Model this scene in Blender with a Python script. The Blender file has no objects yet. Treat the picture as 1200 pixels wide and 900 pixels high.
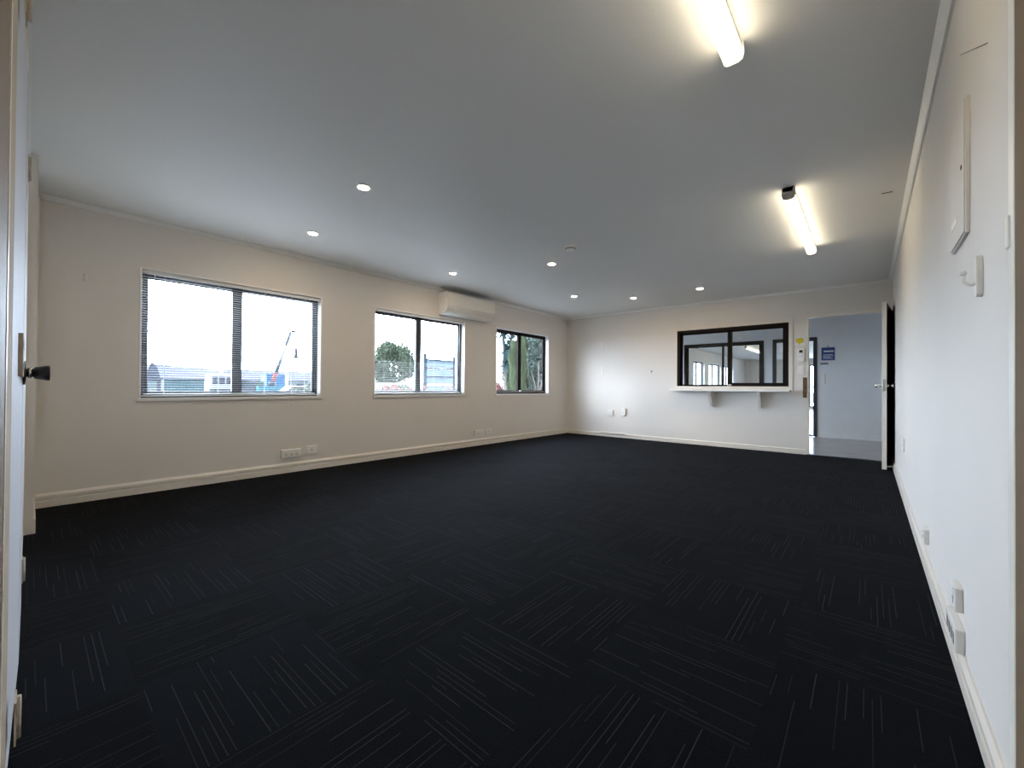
import bpy, math, random
from mathutils import Vector, Matrix
random.seed(7)
S = bpy.context.scene
COL = S.collection
PI = math.pi

# ------------------------------------------------------------------ room dimensions (metres)
XL, XR, YF, H = -4.806, 0.240, 7.363, 2.400      # left wall, right wall, far wall, ceiling
YN = -0.020                                       # near wall
WT = 0.16                                         # outer wall thickness
YB, YB2 = 10.213, 24.0                            # office back wall, end of the room behind it
SILL, HEAD = 0.815, 1.975                         # exterior window opening
GROUND = -0.55

# ------------------------------------------------------------------ materials
def new_mat(name):
    m = bpy.data.materials.new(name); m.use_nodes = True
    nt = m.node_tree; b = nt.nodes['Principled BSDF']
    return m, nt, b

def paint(name, col, rough=0.5, metal=0.0, var=0.04, scale=6.0, bump=0.0, bscale=300.0, spec=0.5, coat=0.0):
    """plain coloured surface with a faint procedural mottling and grain"""
    m, nt, b = new_mat(name)
    tc = nt.nodes.new('ShaderNodeTexCoord')
    n = nt.nodes.new('ShaderNodeTexNoise'); n.inputs['Scale'].default_value = scale; n.inputs['Detail'].default_value = 4
    nt.links.new(tc.outputs['Object'], n.inputs['Vector'])
    r = nt.nodes.new('ShaderNodeValToRGB')
    r.color_ramp.elements[0].position = 0.3; r.color_ramp.elements[1].position = 0.7
    r.color_ramp.elements[0].color = tuple(c*(1-var) for c in col)+(1,)
    r.color_ramp.elements[1].color = tuple(min(1, c*(1+var)) for c in col)+(1,)
    nt.links.new(n.outputs['Fac'], r.inputs['Fac']); nt.links.new(r.outputs['Color'], b.inputs['Base Color'])
    b.inputs['Roughness'].default_value = rough; b.inputs['Metallic'].default_value = metal
    b.inputs['Specular IOR Level'].default_value = spec
    if coat: b.inputs['Coat Weight'].default_value = coat
    if bump:
        n2 = nt.nodes.new('ShaderNodeTexNoise'); n2.inputs['Scale'].default_value = bscale
        nt.links.new(tc.outputs['Object'], n2.inputs['Vector'])
        bp = nt.nodes.new('ShaderNodeBump'); bp.inputs['Strength'].default_value = bump; bp.inputs['Distance'].default_value = 0.002
        nt.links.new(n2.outputs['Fac'], bp.inputs['Height']); nt.links.new(bp.outputs['Normal'], b.inputs['Normal'])
    return m

def emit(name, col, strength):
    m, nt, b = new_mat(name)
    b.inputs['Base Color'].default_value = (0.8, 0.8, 0.8, 1)
    b.inputs['Emission Color'].default_value = tuple(col)+(1,)
    b.inputs['Emission Strength'].default_value = strength
    return m

def glass(name, tint=(0.97, 0.985, 0.98), refl=1.0):
    m, nt, b = new_mat(name)
    nt.nodes.remove(b)
    out = nt.nodes['Material Output']
    tr = nt.nodes.new('ShaderNodeBsdfTransparent'); tr.inputs['Color'].default_value = tuple(tint)+(1,)
    gl = nt.nodes.new('ShaderNodeBsdfGlossy'); gl.inputs['Roughness'].default_value = 0.01
    lw = nt.nodes.new('ShaderNodeLayerWeight'); lw.inputs['Blend'].default_value = 0.5     # Schlick reflectance, same on both faces of the sheet
    pw = nt.nodes.new('ShaderNodeMath'); pw.operation = 'POWER'; pw.inputs[1].default_value = 5.0
    mu = nt.nodes.new('ShaderNodeMath'); mu.operation = 'MULTIPLY_ADD'; mu.inputs[1].default_value = 0.93*refl; mu.inputs[2].default_value = 0.035*refl
    mx = nt.nodes.new('ShaderNodeMixShader')
    nt.links.new(lw.outputs['Facing'], pw.inputs[0]); nt.links.new(pw.outputs[0], mu.inputs[0]); nt.links.new(mu.outputs[0], mx.inputs[0])
    nt.links.new(tr.outputs[0], mx.inputs[1]); nt.links.new(gl.outputs[0], mx.inputs[2])
    nt.links.new(mx.outputs[0], out.inputs['Surface'])
    return m

def carpet_mat():
    m, nt, b = new_mat('carpet_tiles')
    N, L = nt.nodes, nt.links
    def val(op, a, c=None, clamp=False):
        n = N.new('ShaderNodeMath'); n.operation = op; n.use_clamp = clamp
        for k, v in enumerate((a, c)):
            if v is None: continue
            if isinstance(v, (int, float)): n.inputs[k].default_value = v
            else: L.new(v, n.inputs[k])
        return n.outputs[0]
    tc = N.new('ShaderNodeTexCoord'); sp = N.new('ShaderNodeSeparateXYZ'); L.new(tc.outputs['Object'], sp.inputs[0])
    u = val('DIVIDE', val('ADD', sp.outputs[0], 20.24), 0.5)
    v = val('DIVIDE', val('ADD', sp.outputs[1], 19.77), 0.5)
    i, j = val('FLOOR', u), val('FLOOR', v)
    fu, fv = val('FRACT', u), val('FRACT', v)
    par = val('MODULO', val('ADD', i, j), 2.0)
    inv = val('SUBTRACT', 1.0, par)
    a = val('ADD', val('MULTIPLY', fu, inv), val('MULTIPLY', fv, par))      # across the stripes
    c = val('ADD', val('MULTIPLY', fv, inv), val('MULTIPLY', fu, par))      # along the stripes
    NS = 25.0
    an = val('MULTIPLY', a, NS); k = val('FLOOR', an); loc = val('FRACT', an)
    def rnd(seed):
        cx = N.new('ShaderNodeCombineXYZ')
        L.new(val('ADD', val('MULTIPLY', i, 7.13), seed), cx.inputs[0]); L.new(val('MULTIPLY', j, 3.71), cx.inputs[1]); L.new(k, cx.inputs[2])
        w = N.new('ShaderNodeTexWhiteNoise'); w.noise_dimensions = '3D'; L.new(cx.outputs[0], w.inputs[0])
        return w.outputs['Value']
    r1, r2, r3, r4 = rnd(0.31), rnd(11.7), rnd(23.9), rnd(37.3)
    line = val('LESS_THAN', val('ABSOLUTE', val('SUBTRACT', loc, 0.5)), 0.065)
    have = val('GREATER_THAN', r1, 0.28)
    s0 = val('SUBTRACT', val('MULTIPLY', r2, 0.95), 0.25)
    s1 = val('ADD', s0, val('ADD', val('MULTIPLY', r3, 0.85), 0.20))
    seg = val('MULTIPLY', val('GREATER_THAN', c, s0), val('LESS_THAN', c, s1))
    # woven loop grain along each line
    nz = N.new('ShaderNodeTexNoise'); nz.inputs['Scale'].default_value = 260; nz.inputs['Detail'].default_value = 2
    L.new(tc.outputs['Object'], nz.inputs['Vector'])
    grain = val('MULTIPLY', val('SUBTRACT', nz.outputs['Fac'], 0.25), 2.0, True)
    mask = val('MULTIPLY', val('MULTIPLY', line, have), val('MULTIPLY', seg, val('ADD', val('MULTIPLY', r4, 0.6), 0.4)))
    mask = val('MULTIPLY', mask, val('ADD', val('MULTIPLY', grain, 0.6), 0.4))
    # random tone per tile, and the quarter turned pile's sheen put into the colour
    ti = N.new('ShaderNodeCombineXYZ'); L.new(i, ti.inputs[0]); L.new(j, ti.inputs[1])
    tw = N.new('ShaderNodeTexWhiteNoise'); tw.noise_dimensions = '3D'; L.new(ti.outputs[0], tw.inputs[0])
    tone = val('ADD', val('MULTIPLY', par, 0.25), val('ADD', val('MULTIPLY', tw.outputs['Value'], 0.35), 0.65))
    rib = val('ADD', val('MULTIPLY', val('SINE', val('MULTIPLY', a, 2*PI*96)), 0.18), 1.0)
    tone = val('MULTIPLY', val('MULTIPLY', tone, rib), val('ADD', val('MULTIPLY', nz.outputs['Fac'], 1.2), 0.4))
    base = N.new('ShaderNodeMix'); base.data_type = 'RGBA'; base.blend_type = 'MULTIPLY'; base.inputs[0].default_value = 1
    base.inputs[6].default_value = CARPET + (1,)
    cc = N.new('ShaderNodeCombineColor')
    for q in range(3): L.new(tone, cc.inputs[q])
    L.new(cc.outputs[0], base.inputs[7])
    mix = N.new('ShaderNodeMix'); mix.data_type = 'RGBA'; L.new(mask, mix.inputs[0])
    L.new(base.outputs[2], mix.inputs[6]); mix.inputs[7].default_value = CLINE + (1,)
    L.new(mix.outputs[2], b.inputs['Base Color'])
    b.inputs['Roughness'].default_value = 0.95; b.inputs['Specular IOR Level'].default_value = 0.05
    b.inputs['Sheen Weight'].default_value = 0.008; b.inputs['Sheen Roughness'].default_value = 0.5
    bp = N.new('ShaderNodeBump'); bp.inputs['Strength'].default_value = 0.5; bp.inputs['Distance'].default_value = 0.003
    L.new(nz.outputs['Fac'], bp.inputs['Height']); L.new(bp.outputs['Normal'], b.inputs['Normal'])
    return m
CARPET = (0.0028, 0.0036, 0.0056); CLINE = (0.046, 0.049, 0.054)

M = {}
M['wall'] = paint('cream_wall_paint', (0.73, 0.70, 0.655), 0.62, var=0.015, scale=1.5, bump=0.15, bscale=160, spec=0.22)
M['ceil'] = paint('ceiling_paint', (0.78, 0.78, 0.76), 0.6, var=0.012, scale=1.2, bump=0.1, bscale=120)
M['trim'] = paint('gloss_trim_paint', (0.74, 0.70, 0.63), 0.35, var=0.02, scale=5)
M['white'] = paint('white_paint', (0.82, 0.82, 0.80), 0.4, var=0.015)
M['whiteplastic'] = paint('white_plastic', (0.80, 0.79, 0.75), 0.35, var=0.01)
M['acplastic'] = paint('air_conditioner_plastic', (0.80, 0.77, 0.70), 0.35, var=0.01)
M['greyplastic'] = paint('grey_plastic', (0.20, 0.20, 0.20), 0.4)
M['capgrey'] = paint('warm_grey_plastic', (0.42, 0.39, 0.36), 0.5)
M['black'] = paint('black_plastic', (0.012, 0.012, 0.014), 0.35)
M['slot'] = paint('dark_slot', (0.03, 0.03, 0.03), 0.6)
M['alu'] = paint('dark_aluminium', (0.035, 0.038, 0.045), 0.4, metal=0.0, var=0.05)
M['bronze'] = paint('bronze_aluminium', (0.010, 0.0065, 0.005), 0.6, var=0.06, spec=0.15)
M['slat'] = paint('blind_slat', (0.78, 0.78, 0.76), 0.45, var=0.01)
M['cord'] = paint('blind_cord', (0.7, 0.7, 0.68), 0.8)
M['gloss'] = paint('glossy_door_paint', (0.58, 0.61, 0.66), 0.62, var=0.02, spec=0.06)
M['tan'] = paint('tan_door_paint', (0.19, 0.135, 0.085), 0.6, var=0.03, scale=12, spec=0.1)
M['beige'] = paint('beige_jamb_paint', (0.46, 0.39, 0.30), 0.8, var=0.04, scale=14, spec=0.05)
M['cream'] = paint('cream_edge_paint', (0.85, 0.82, 0.74), 0.35, var=0.02)
M['darkdoor'] = paint('dark_brown_stain', (0.018, 0.011, 0.007), 0.5, var=0.2, scale=20)
M['steel'] = paint('satin_steel', (0.62, 0.60, 0.57), 0.25, metal=1.0)
M['brass'] = paint('aged_brass', (0.16, 0.10, 0.045), 0.45, metal=0.6, var=0.2, scale=40)
M['hinge'] = paint('painted_hinge', (0.55, 0.50, 0.42), 0.4, var=0.1, scale=60)
M['carpet'] = carpet_mat()
M['vinyl'] = paint('pinkish_vinyl', (0.40, 0.36, 0.35), 0.22, var=0.05, scale=3)
M['tube'] = emit('fluorescent_diffuser', (1.0, 0.86, 0.62), 7.5)
M['lamp'] = emit('warm_downlight', (1.0, 0.76, 0.50), 340.0)
M['glass'] = glass('clear_glass')
M['officewall'] = paint('grey_office_paint', (0.78, 0.79, 0.79), 0.5, var=0.015)
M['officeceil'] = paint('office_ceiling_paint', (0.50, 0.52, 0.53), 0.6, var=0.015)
M['blue'] = paint('blue_notice', (0.02, 0.045, 0.22), 0.4, var=0.02)
M['paper'] = paint('white_print', (0.75, 0.77, 0.8), 0.6)
M['yellow'] = paint('yellow_sticker', (0.60, 0.50, 0.02), 0.5, var=0.1, scale=60)
# outdoors
M['ground'] = paint('pale_yard_gravel', (0.15, 0.15, 0.147), 0.9, var=0.15, scale=0.6, spec=0.08)
M['teal'] = paint('teal_cladding', (0.040, 0.085, 0.095), 0.6, var=0.1, scale=2, spec=0.08)
M['roof'] = paint('lavender_grey_roofing', (0.022, 0.025, 0.040), 0.6, var=0.1, scale=2, spec=0.08)
M['gable'] = paint('grey_gable_cladding', (0.038, 0.045, 0.06), 0.6, var=0.1, scale=2, spec=0.08)
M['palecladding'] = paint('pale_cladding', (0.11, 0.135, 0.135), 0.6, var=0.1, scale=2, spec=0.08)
M['outwhite'] = paint('white_bodywork', (0.22, 0.22, 0.22), 0.4, var=0.05, spec=0.08)
M['outdark'] = paint('dark_outdoor_glass', (0.02, 0.025, 0.035), 0.3, spec=0.08)
M['tyre'] = paint('black_rubber', (0.012, 0.012, 0.013), 0.8, spec=0.08)
M['container'] = paint('blue_container_paint', (0.02, 0.09, 0.19), 0.5, var=0.08, scale=3, spec=0.08)
M['tealbox'] = paint('turquoise_paint', (0.02, 0.12, 0.15), 0.5, var=0.08, scale=3, spec=0.08)
M['red'] = paint('red_boom_paint', (0.12, 0.022, 0.018), 0.5, var=0.1, spec=0.08)
M['signgrey'] = paint('grey_steel_post', (0.03, 0.042, 0.055), 0.5, var=0.1, spec=0.08)
M['signpanel'] = paint('pale_blue_panel', (0.17, 0.21, 0.24), 0.5, var=0.06, scale=2, spec=0.08)
M['leafgreen'] = paint('broadleaf_green', (0.085, 0.105, 0.070), 0.8, var=0.35, scale=1.5, spec=0.08)
M['leafpale'] = paint('pale_garden_green', (0.10, 0.115, 0.075), 0.8, var=0.35, scale=2, spec=0.08)
M['conifer'] = paint('lime_conifer_green', (0.055, 0.072, 0.038), 0.8, var=0.3, scale=3, spec=0.08)
M['cabbage'] = paint('blue_green_leaf', (0.03, 0.062, 0.066), 0.7, var=0.3, scale=3, spec=0.08)
M['shrubdark'] = paint('dark_shrub_green', (0.050, 0.066, 0.055), 0.8, var=0.35, scale=3, spec=0.08)
M['bark'] = paint('pale_bark', (0.11, 0.095, 0.085), 0.9, var=0.3, scale=8, spec=0.08)
M['flower'] = paint('pink_flower', (0.22, 0.10, 0.09), 0.7, var=0.3, scale=5, spec=0.08)
M['flax'] = paint('olive_flax_leaf', (0.10, 0.09, 0.06), 0.7, var=0.3, scale=3, spec=0.08)

# ------------------------------------------------------------------ mesh builder
class MB:
    def __init__(s): s.v, s.f, s.sm = [], [], []
    def add(s, vs, fs, smooth=False):
        o = len(s.v); s.v += [tuple(p) for p in vs]
        for f in fs: s.f.append([k+o for k in f]); s.sm.append(smooth)
        return s
    def box(s, x0, x1, y0, y1, z0, z1):
        x0, x1 = sorted((x0, x1)); y0, y1 = sorted((y0, y1)); z0, z1 = sorted((z0, z1))
        return s.add([(x0,y0,z0),(x1,y0,z0),(x1,y1,z0),(x0,y1,z0),(x0,y0,z1),(x1,y0,z1),(x1,y1,z1),(x0,y1,z1)],
                     [(3,2,1,0),(4,5,6,7),(0,1,5,4),(1,2,6,5),(2,3,7,6),(3,0,4,7)])
    def prism(s, prof, axis, a, b, smooth=False):
        """polygon profile swept along an axis; the profile holds the two other coordinates in x,y,z order"""
        def p(q, t):
            return (t, q[0], q[1]) if axis == 0 else (q[0], t, q[1]) if axis == 1 else (q[0], q[1], t)
        n = len(prof); a, b = sorted((a, b))
        vs = [p(q, a) for q in prof] + [p(q, b) for q in prof]
        area = sum(prof[i][0]*prof[(i+1) % n][1]-prof[(i+1) % n][0]*prof[i][1] for i in range(n))
        ccw = (area > 0) != (axis == 1)
        fs = [tuple(range(n-1, -1, -1)), tuple(range(n, 2*n))] if ccw else [tuple(range(n)), tuple(range(2*n-1, n-1, -1))]
        for i in range(n):
            j = (i+1) % n
            fs.append((i, j, n+j, n+i) if ccw else (j, i, n+i, n+j))
        return s.add(vs, fs, smooth)
    def tube(s, pts, rad, n=12, caps=True):
        pts = [Vector(p) for p in pts]
        rads = rad if isinstance(rad, (list, tuple)) else [rad]*len(pts)
        vs, fs = [], []
        ref = None
        for k, p in enumerate(pts):
            d = (pts[min(k+1, len(pts)-1)]-pts[max(k-1, 0)]).normalized()
            if ref is None: ref = d.orthogonal().normalized()
            a = (ref-d*ref.dot(d)).normalized(); ref = a; c = d.cross(a)
            for i in range(n):
                t = 2*PI*i/n; vs.append(p+(a*math.cos(t)+c*math.sin(t))*rads[k])
        for k in range(len(pts)-1):
            for i in range(n):
                j = (i+1) % n
                fs.append((k*n+i, k*n+j, (k+1)*n+j, (k+1)*n+i))
        s.add(vs, fs, True)
        if caps:
            o = len(s.v)-len(vs)
            s.f.append([o+i for i in range(n-1, -1, -1)]); s.sm.append(False)
            s.f.append([o+(len(pts)-1)*n+i for i in range(n)]); s.sm.append(False)
        return s
    def lathe(s, prof, o=(0,0,0), axis=2, n=28):
        """profile of (radius, height) turned about an axis through o"""
        vs, fs = [], []
        for r, h in prof:
            for i in range(n):
                t = 2*PI*i/n; x, y = r*math.cos(t), r*math.sin(t)
                q = (x, y, h) if axis == 2 else (h, x, y) if axis == 0 else (y, h, x)
                vs.append((o[0]+q[0], o[1]+q[1], o[2]+q[2]))
        for k in range(len(prof)-1):
            for i in range(n):
                j = (i+1) % n
                fs.append((k*n+i, k*n+j, (k+1)*n+j, (k+1)*n+i))
        return s.add(vs, fs, True)
    def ring(s, x0, x1, z0, z1, w, y0, y1):
        """rectangular frame in the xz plane: outer rectangle, member width w, from depth y0 to y1"""
        s.box(x0, x0+w, y0, y1, z0, z1); s.box(x1-w, x1, y0, y1, z0, z1)
        s.box(x0+w, x1-w, y0, y1, z0, z0+w); return s.box(x0+w, x1-w, y0, y1, z1-w, z1)
    def build(s, name, mat, parent=None, bevel=0.0, seg=2):
        me = bpy.data.meshes.new(name); me.from_pydata(s.v, [], s.f); me.update()
        for p, sm in zip(me.polygons, s.sm): p.use_smooth = sm
        me.materials.append(M[mat] if isinstance(mat, str) else mat)
        o = bpy.data.objects.new(name, me); COL.objects.link(o)
        if parent: o.parent = parent
        if bevel:
            b = o.modifiers.new('bevel', 'BEVEL'); b.width = bevel; b.segments = seg; b.limit_method = 'ANGLE'; b.angle_limit = 0.7
        return o

def tag(o, label=None, cat=None, group=None, kind=None):
    if label: o['label'] = label
    if cat: o['category'] = cat
    if group: o['group'] = group
    if kind: o['kind'] = kind
    return o
def thing(name, label, cat, loc=(0,0,0), rz=0, group=None):
    o = bpy.data.objects.new(name, None); COL.objects.link(o); o.empty_display_size = 0.05
    o.location = loc; o.rotation_euler = (0, 0, rz)
    return tag(o, label, cat, group)
def shell(name, mb, mat, label=None, cat=None, parent=None, bevel=0.0):
    o = mb.build(name, mat, parent, bevel); return tag(o, label, cat, None, 'structure')
def shell_root(name, label, cat, loc=(0,0,0), rz=0):
    o = thing(name, label, cat, loc, rz); o['kind'] = 'structure'; return o
def dup(root, loc, label=None, rz=None):
    r = root.copy(); COL.objects.link(r); r.location = loc
    if rz is not None: r.rotation_euler = (0, 0, rz)
    if label: r['label'] = label
    for ch in list(root.children):
        c = ch.copy(); COL.objects.link(c); c.parent = r
        for g in list(ch.children):
            d = g.copy(); COL.objects.link(d); d.parent = c
    return r
LW, FW, RW = -PI/2, PI, PI/2       # rotations that turn local +y out of the left, far and right wall (local x then runs to the viewer's left)

# ================================================================== SETTING
shell('floor', MB().box(XL, XR, -0.13, YF, -0.05, 0.0), 'carpet', 'black carpet tiles with fine pale broken stripes laid quarter turned', 'carpet floor')
shell('floor_office', MB().box(XL, 1.3, YF, YB2, -0.05, 0.0), 'vinyl', 'pinkish grey vinyl floor beyond the far doorway', 'floor')
shell('floor_entry', MB().box(-1.6, 1.3, -1.7, -0.13, -0.05, 0.0), 'carpet', 'black carpet of the entry lobby behind the near wall', 'floor')
shell('ceiling', MB().box(XL-WT, XR+0.12, -0.13, YF+0.1, H, H+0.12), 'ceil', 'plain light grey painted ceiling of the empty room', 'ceiling')
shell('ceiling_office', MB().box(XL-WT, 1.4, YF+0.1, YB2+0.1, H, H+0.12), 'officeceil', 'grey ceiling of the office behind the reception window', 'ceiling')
shell('ceiling_entry', MB().box(-1.7, 1.4, -1.8, -0.13, H, H+0.12), 'ceil', 'ceiling of the entry lobby behind the near wall', 'ceiling')

def wall_along_y(x0, x1, y0, y1, openings):
    """wall lying along y with openings (ya, yb, za, zb)"""
    m = MB(); y = y0
    for ya, yb, za, zb in sorted(openings):
        m.box(x0, x1, y, ya, 0, H)
        if za > 0: m.box(x0, x1, ya, yb, 0, za)
        m.box(x0, x1, ya, yb, zb, H); y = yb
    return m.box(x0, x1, y, y1, 0, H)
def wall_along_x(y0, y1, x0, x1, openings):
    m = MB(); x = x0
    for xa, xb, za, zb in sorted(openings):
        m.box(x, xa, y0, y1, 0, H)
        if za > 0: m.box(xa, xb, y0, y1, 0, za)
        m.box(xa, xb, y0, y1, zb, H); x = xb
    return m.box(x, x1, y0, y1, 0, H)

WIN = [(0.610, 2.200), (2.865, 4.452), (5.160, 6.700)]
FARWIN = [(7.80, 9.80), (11.0, 12.6), (13.0, 14.6), (15.7, 17.05), (17.55, 19.4), (19.9, 21.5)]  # openings nearest the camera are added unseen to bring daylight into the rear rooms
shell('wall_left', wall_along_y(XL-WT, XL, -0.13, YF+0.1, [(a, b, SILL, HEAD) for a, b in WIN]), 'wall',
      'long cream window wall on the left', 'wall')
shell('wall_left_office', wall_along_y(XL-WT, XL, YF+0.1, YB2+0.1, [(a, b, SILL, HEAD) for a, b in FARWIN]), 'wall',
      'window wall of the rooms behind the reception window', 'wall')
RX0, RX1, RZ0, RZ1 = -2.530, -0.895, 0.935, 1.945          # reception window opening
DX0, DX1, DZ = -0.668, 0.225, 2.000                        # far doorway
shell('wall_far', wall_along_x(YF, YF+0.10, XL, XR+0.0, [(RX0, RX1, RZ0, RZ1), (DX0, DX1, 0, DZ)]), 'wall',
      'cream far wall with reception window and doorway', 'wall')
shell('wall_right', MB().box(XR, XR+0.12, -0.13, YF+0.1, 0, H), 'wall', 'long cream wall close on the right', 'wall')
IX0, IX1 = -3.345, -1.690; GX0, GX1 = -1.530, -0.770       # office inner window, glazed door
shell('wall_back', wall_along_x(YB, YB+0.10, XL, 1.3, [(IX0, IX1, 0.94, 1.985), (GX0, GX1, 0, 1.99)]), 'officewall',
      'grey back wall of the office seen through the doorway', 'wall')
shell('wall_end', wall_along_x(YB2, YB2+0.1, XL, 1.3, [(-3.0, -1.2, 0.1, 2.1)]), 'wall', 'cream end wall of the room behind the office', 'wall')
shell('wall_side', MB().box(1.3, 1.4, YF+0.1, YB2+0.1, 0, H).box(XR+0.12, 1.3, YF, YF+0.1, 0, H), 'officewall', 'grey side wall of the hall beyond the doorway', 'wall')
# near wall: camera stands in its doorway
NX0, NX1 = -0.750, 0.130
m = MB(); m.box(XL, -4.0, -0.13, 0.020, 0, H); m.box(-4.0, -2.17, -0.13, YN, 0, H); m.box(-2.17, NX0, -0.13, YN-0.014, 0, H)
m.box(NX0, NX1, -0.13, YN, 2.03, H); m.box(NX1, XR, -0.13, YN, 0, H)
shell('wall_near', m, 'wall',
      'near wall at the left edge seen almost edge on', 'wall')
shell('wall_entry', MB().box(-1.7, -1.6, -1.7, -0.13, 0, H).box(1.3, 1.4, -1.7, -0.13, 0, H).box(-1.7, 1.4, -1.8, -1.7, 0, H), 'wall',
      'walls of the entry lobby behind the near wall', 'wall')

# skirtings (two stepped profiles, the left one with a groove) and cornices
def skirt_prof(h=0.100, t=0.016):      # (outward, z)
    return [(0, 0), (t, 0), (t, h*0.46), (t*0.25, h*0.49), (t*0.25, h*0.60), (t*0.9, h*0.64), (t*0.9, h*0.84), (t*0.35, h), (0, h)]
shell('baseboard_left', MB().prism([(XL+o, z) for o, z in skirt_prof(0.105, 0.022)], 1, 0.02, YF), 'trim', 'cream stepped skirting under the windows', 'skirting')
m = MB(); m.prism([(YF-o, z) for o, z in skirt_prof(0.075)], 0, XL+0.02, DX0-0.02)
shell('baseboard_far', m, 'trim', 'cream skirting along the far wall', 'skirting')
m = MB(); m.prism([(XR-o, z) for o, z in skirt_prof(0.085)], 1, 0.0, YF)
shell('baseboard_right', m, 'trim', 'cream skirting along the right wall', 'skirting')
shell('baseboard_near', MB().box(-4.8, -4.0, 0.020, 0.03, 0, 0.09), 'trim', 'cream skirting at the left corner', 'skirting')
shell('baseboard_back', MB().box(GX1+0.05, 1.3, YB-0.014, YB, 0, 0.09).box(XL, GX0-0.05, YB-0.014, YB, 0, 0.09), 'officewall', 'grey skirting of the hall', 'skirting')
def cove(t=0.036):
    return [(0, H), (0, H-t), (t*0.3, H-t), (t*0.55, H-t*0.75), (t*0.8, H-t*0.45), (t, H-t*0.25), (t, H)]
shell('trim_1', MB().prism([(XL+o, z) for o, z in cove()], 1, 0.02, YF), 'white', 'thin cornice above the windows', 'cornice')
shell('trim_2', MB().prism([(YF-o, z) for o, z in cove()], 0, XL, XR), 'white', 'thin cornice above the reception window', 'cornice')
shell('trim_3', MB().prism([(XR-o, z) for o, z in cove()], 1, 0.0, YF), 'white', 'thin cornice along the right wall', 'cornice')
shell('trim_4', MB().box(-4.0, NX0-0.05, YN, YN+0.006, H-0.03, H), 'white', 'thin cornice above the white double doors', 'cornice')
# vertical cover strip in the window wall corner
shell('trim_5', MB().box(XL+0.02, XL+0.045, 0.02, 0.034, 0.10, H-0.03), 'trim', 'thin cover strip in the near left corner', 'trim')
# entry door jamb on the left of the camera
m = MB(); m.box(-1.505, -1.135, YN-0.014, -0.0285, 0, 2.06)
shell('trim_6', m, 'beige', 'beige architrave beside the white double doors at the left edge', 'architrave')
m = MB(); m.box(-1.135, -1.10, YN-0.014, -0.0268, 0, 2.06)
shell('trim_7', m, 'cream', 'pale bead along the architrave at the left edge', 'architrave')
m = MB(); m.box(-1.10, NX0, YN-0.014, -0.0282, 0, 2.06)
shell('trim_8', m, 'tan', 'brown panel beside the entry doorway at the left edge', 'panel')

# ------------------------------------------------------------------ exterior windows (left wall)
def ext_window(idx, y0, y1, label, latch=False, dark='alu'):
    w = y1-y0
    r = shell_root('window_%d' % idx, label, 'window', (XL, (y0+y1)/2, SILL), LW)
    h = HEAD-SILL
    # local: x towards the viewer's left, y out of the wall into the room, z up
    m = MB(); t = 0.016
    m.ring(-w/2, w/2, 0, h, t, -0.075, 0.006)
    m.box(-w/2-0.012, w/2+0.012, -0.075, 0.016, -0.012, t)
    m.build('reveal_lining', 'white', r, 0.002)
    m = MB(); m.ring(-w/2+t, w/2-t, t, h-t, 0.030, -0.13, -0.075)
    m.build('window_frame', dark, r, 0.002)
    xm = 0.03
    for nm, a, b, yy in (('sash', -w/2+t+0.028, xm+0.045, -0.100), ('sash', xm-0.045, w/2-t-0.028, -0.122)):
        m = MB(); z0, z1 = t+0.028, h-t-0.026
        m.box(a, a+(0.03 if a < -0.2 else 0.088), yy-0.010, yy+0.012, z0, z1)
        m.box(b-(0.088 if b < 0.3 else 0.03), b, yy-0.010, yy+0.012, z0, z1)
        m.box(a, b, yy-0.010, yy+0.012, z0, z0+0.03); m.box(a, b, yy-0.010, yy+0.012, z1-0.03, z1)
        s = m.build(nm, dark, r, 0.002)
        g = MB().box(a+0.02, b-0.02, yy-0.002, yy+0.002, z0+0.02, z1-0.02).build('pane', 'glass', s)
    if latch:
        MB().box(xm-0.02, xm+0.02, -0.088, -0.06, t+0.036, t+0.062).box(xm-0.008, xm+0.03, -0.066, -0.045, t+0.044, t+0.058).build('latch', 'whiteplastic', r, 0.002)
    m = MB(); m.box(-w/2+t+0.02, w/2-t-0.02, -0.0895, -0.076, t+0.030, t+0.038)
    m.build('sill_track', 'whiteplastic', r)
    return r
ext_window(1, *WIN[0], 'widest looking window nearest on the left wall, full blind and yard view')
ext_window(2, *WIN[1], 'middle window of the left wall, below the air conditioner', dark='alu')
ext_window(3, *WIN[2], 'farthest window of the left wall, dark framed, greenery close outside', True, 'bronze')
for k, (a, b) in enumerate(FARWIN):
    ext_window(10+k, a, b, ('added unseen office window giving the hall daylight, hidden by the far wall', 'added unseen window brightening the far room, nearest one', 'added unseen window brightening the far room, second one', 'first bright far window in the left pane of the reception glass', 'second bright far window in the left pane of the reception glass', 'third bright far window in the left pane of the reception glass')[k])

eg = shell_root('window_20', 'added large glazing in the end wall, brightening the rooms behind the office', 'window', (-2.1, YB2, 0.1), FW)  # added glazing, brightens the view through the glazed door and the hall
MB().ring(-0.9, 0.9, 0, 2.0, 0.06, -0.09, 0.01).box(-0.03, 0.03, -0.08, 0, 0.06, 1.94).build('window_frame', 'alu', eg, 0.002)
MB().box(-0.86, 0.86, -0.045, -0.04, 0.04, 1.96).build('pane', 'glass', eg)

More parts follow.
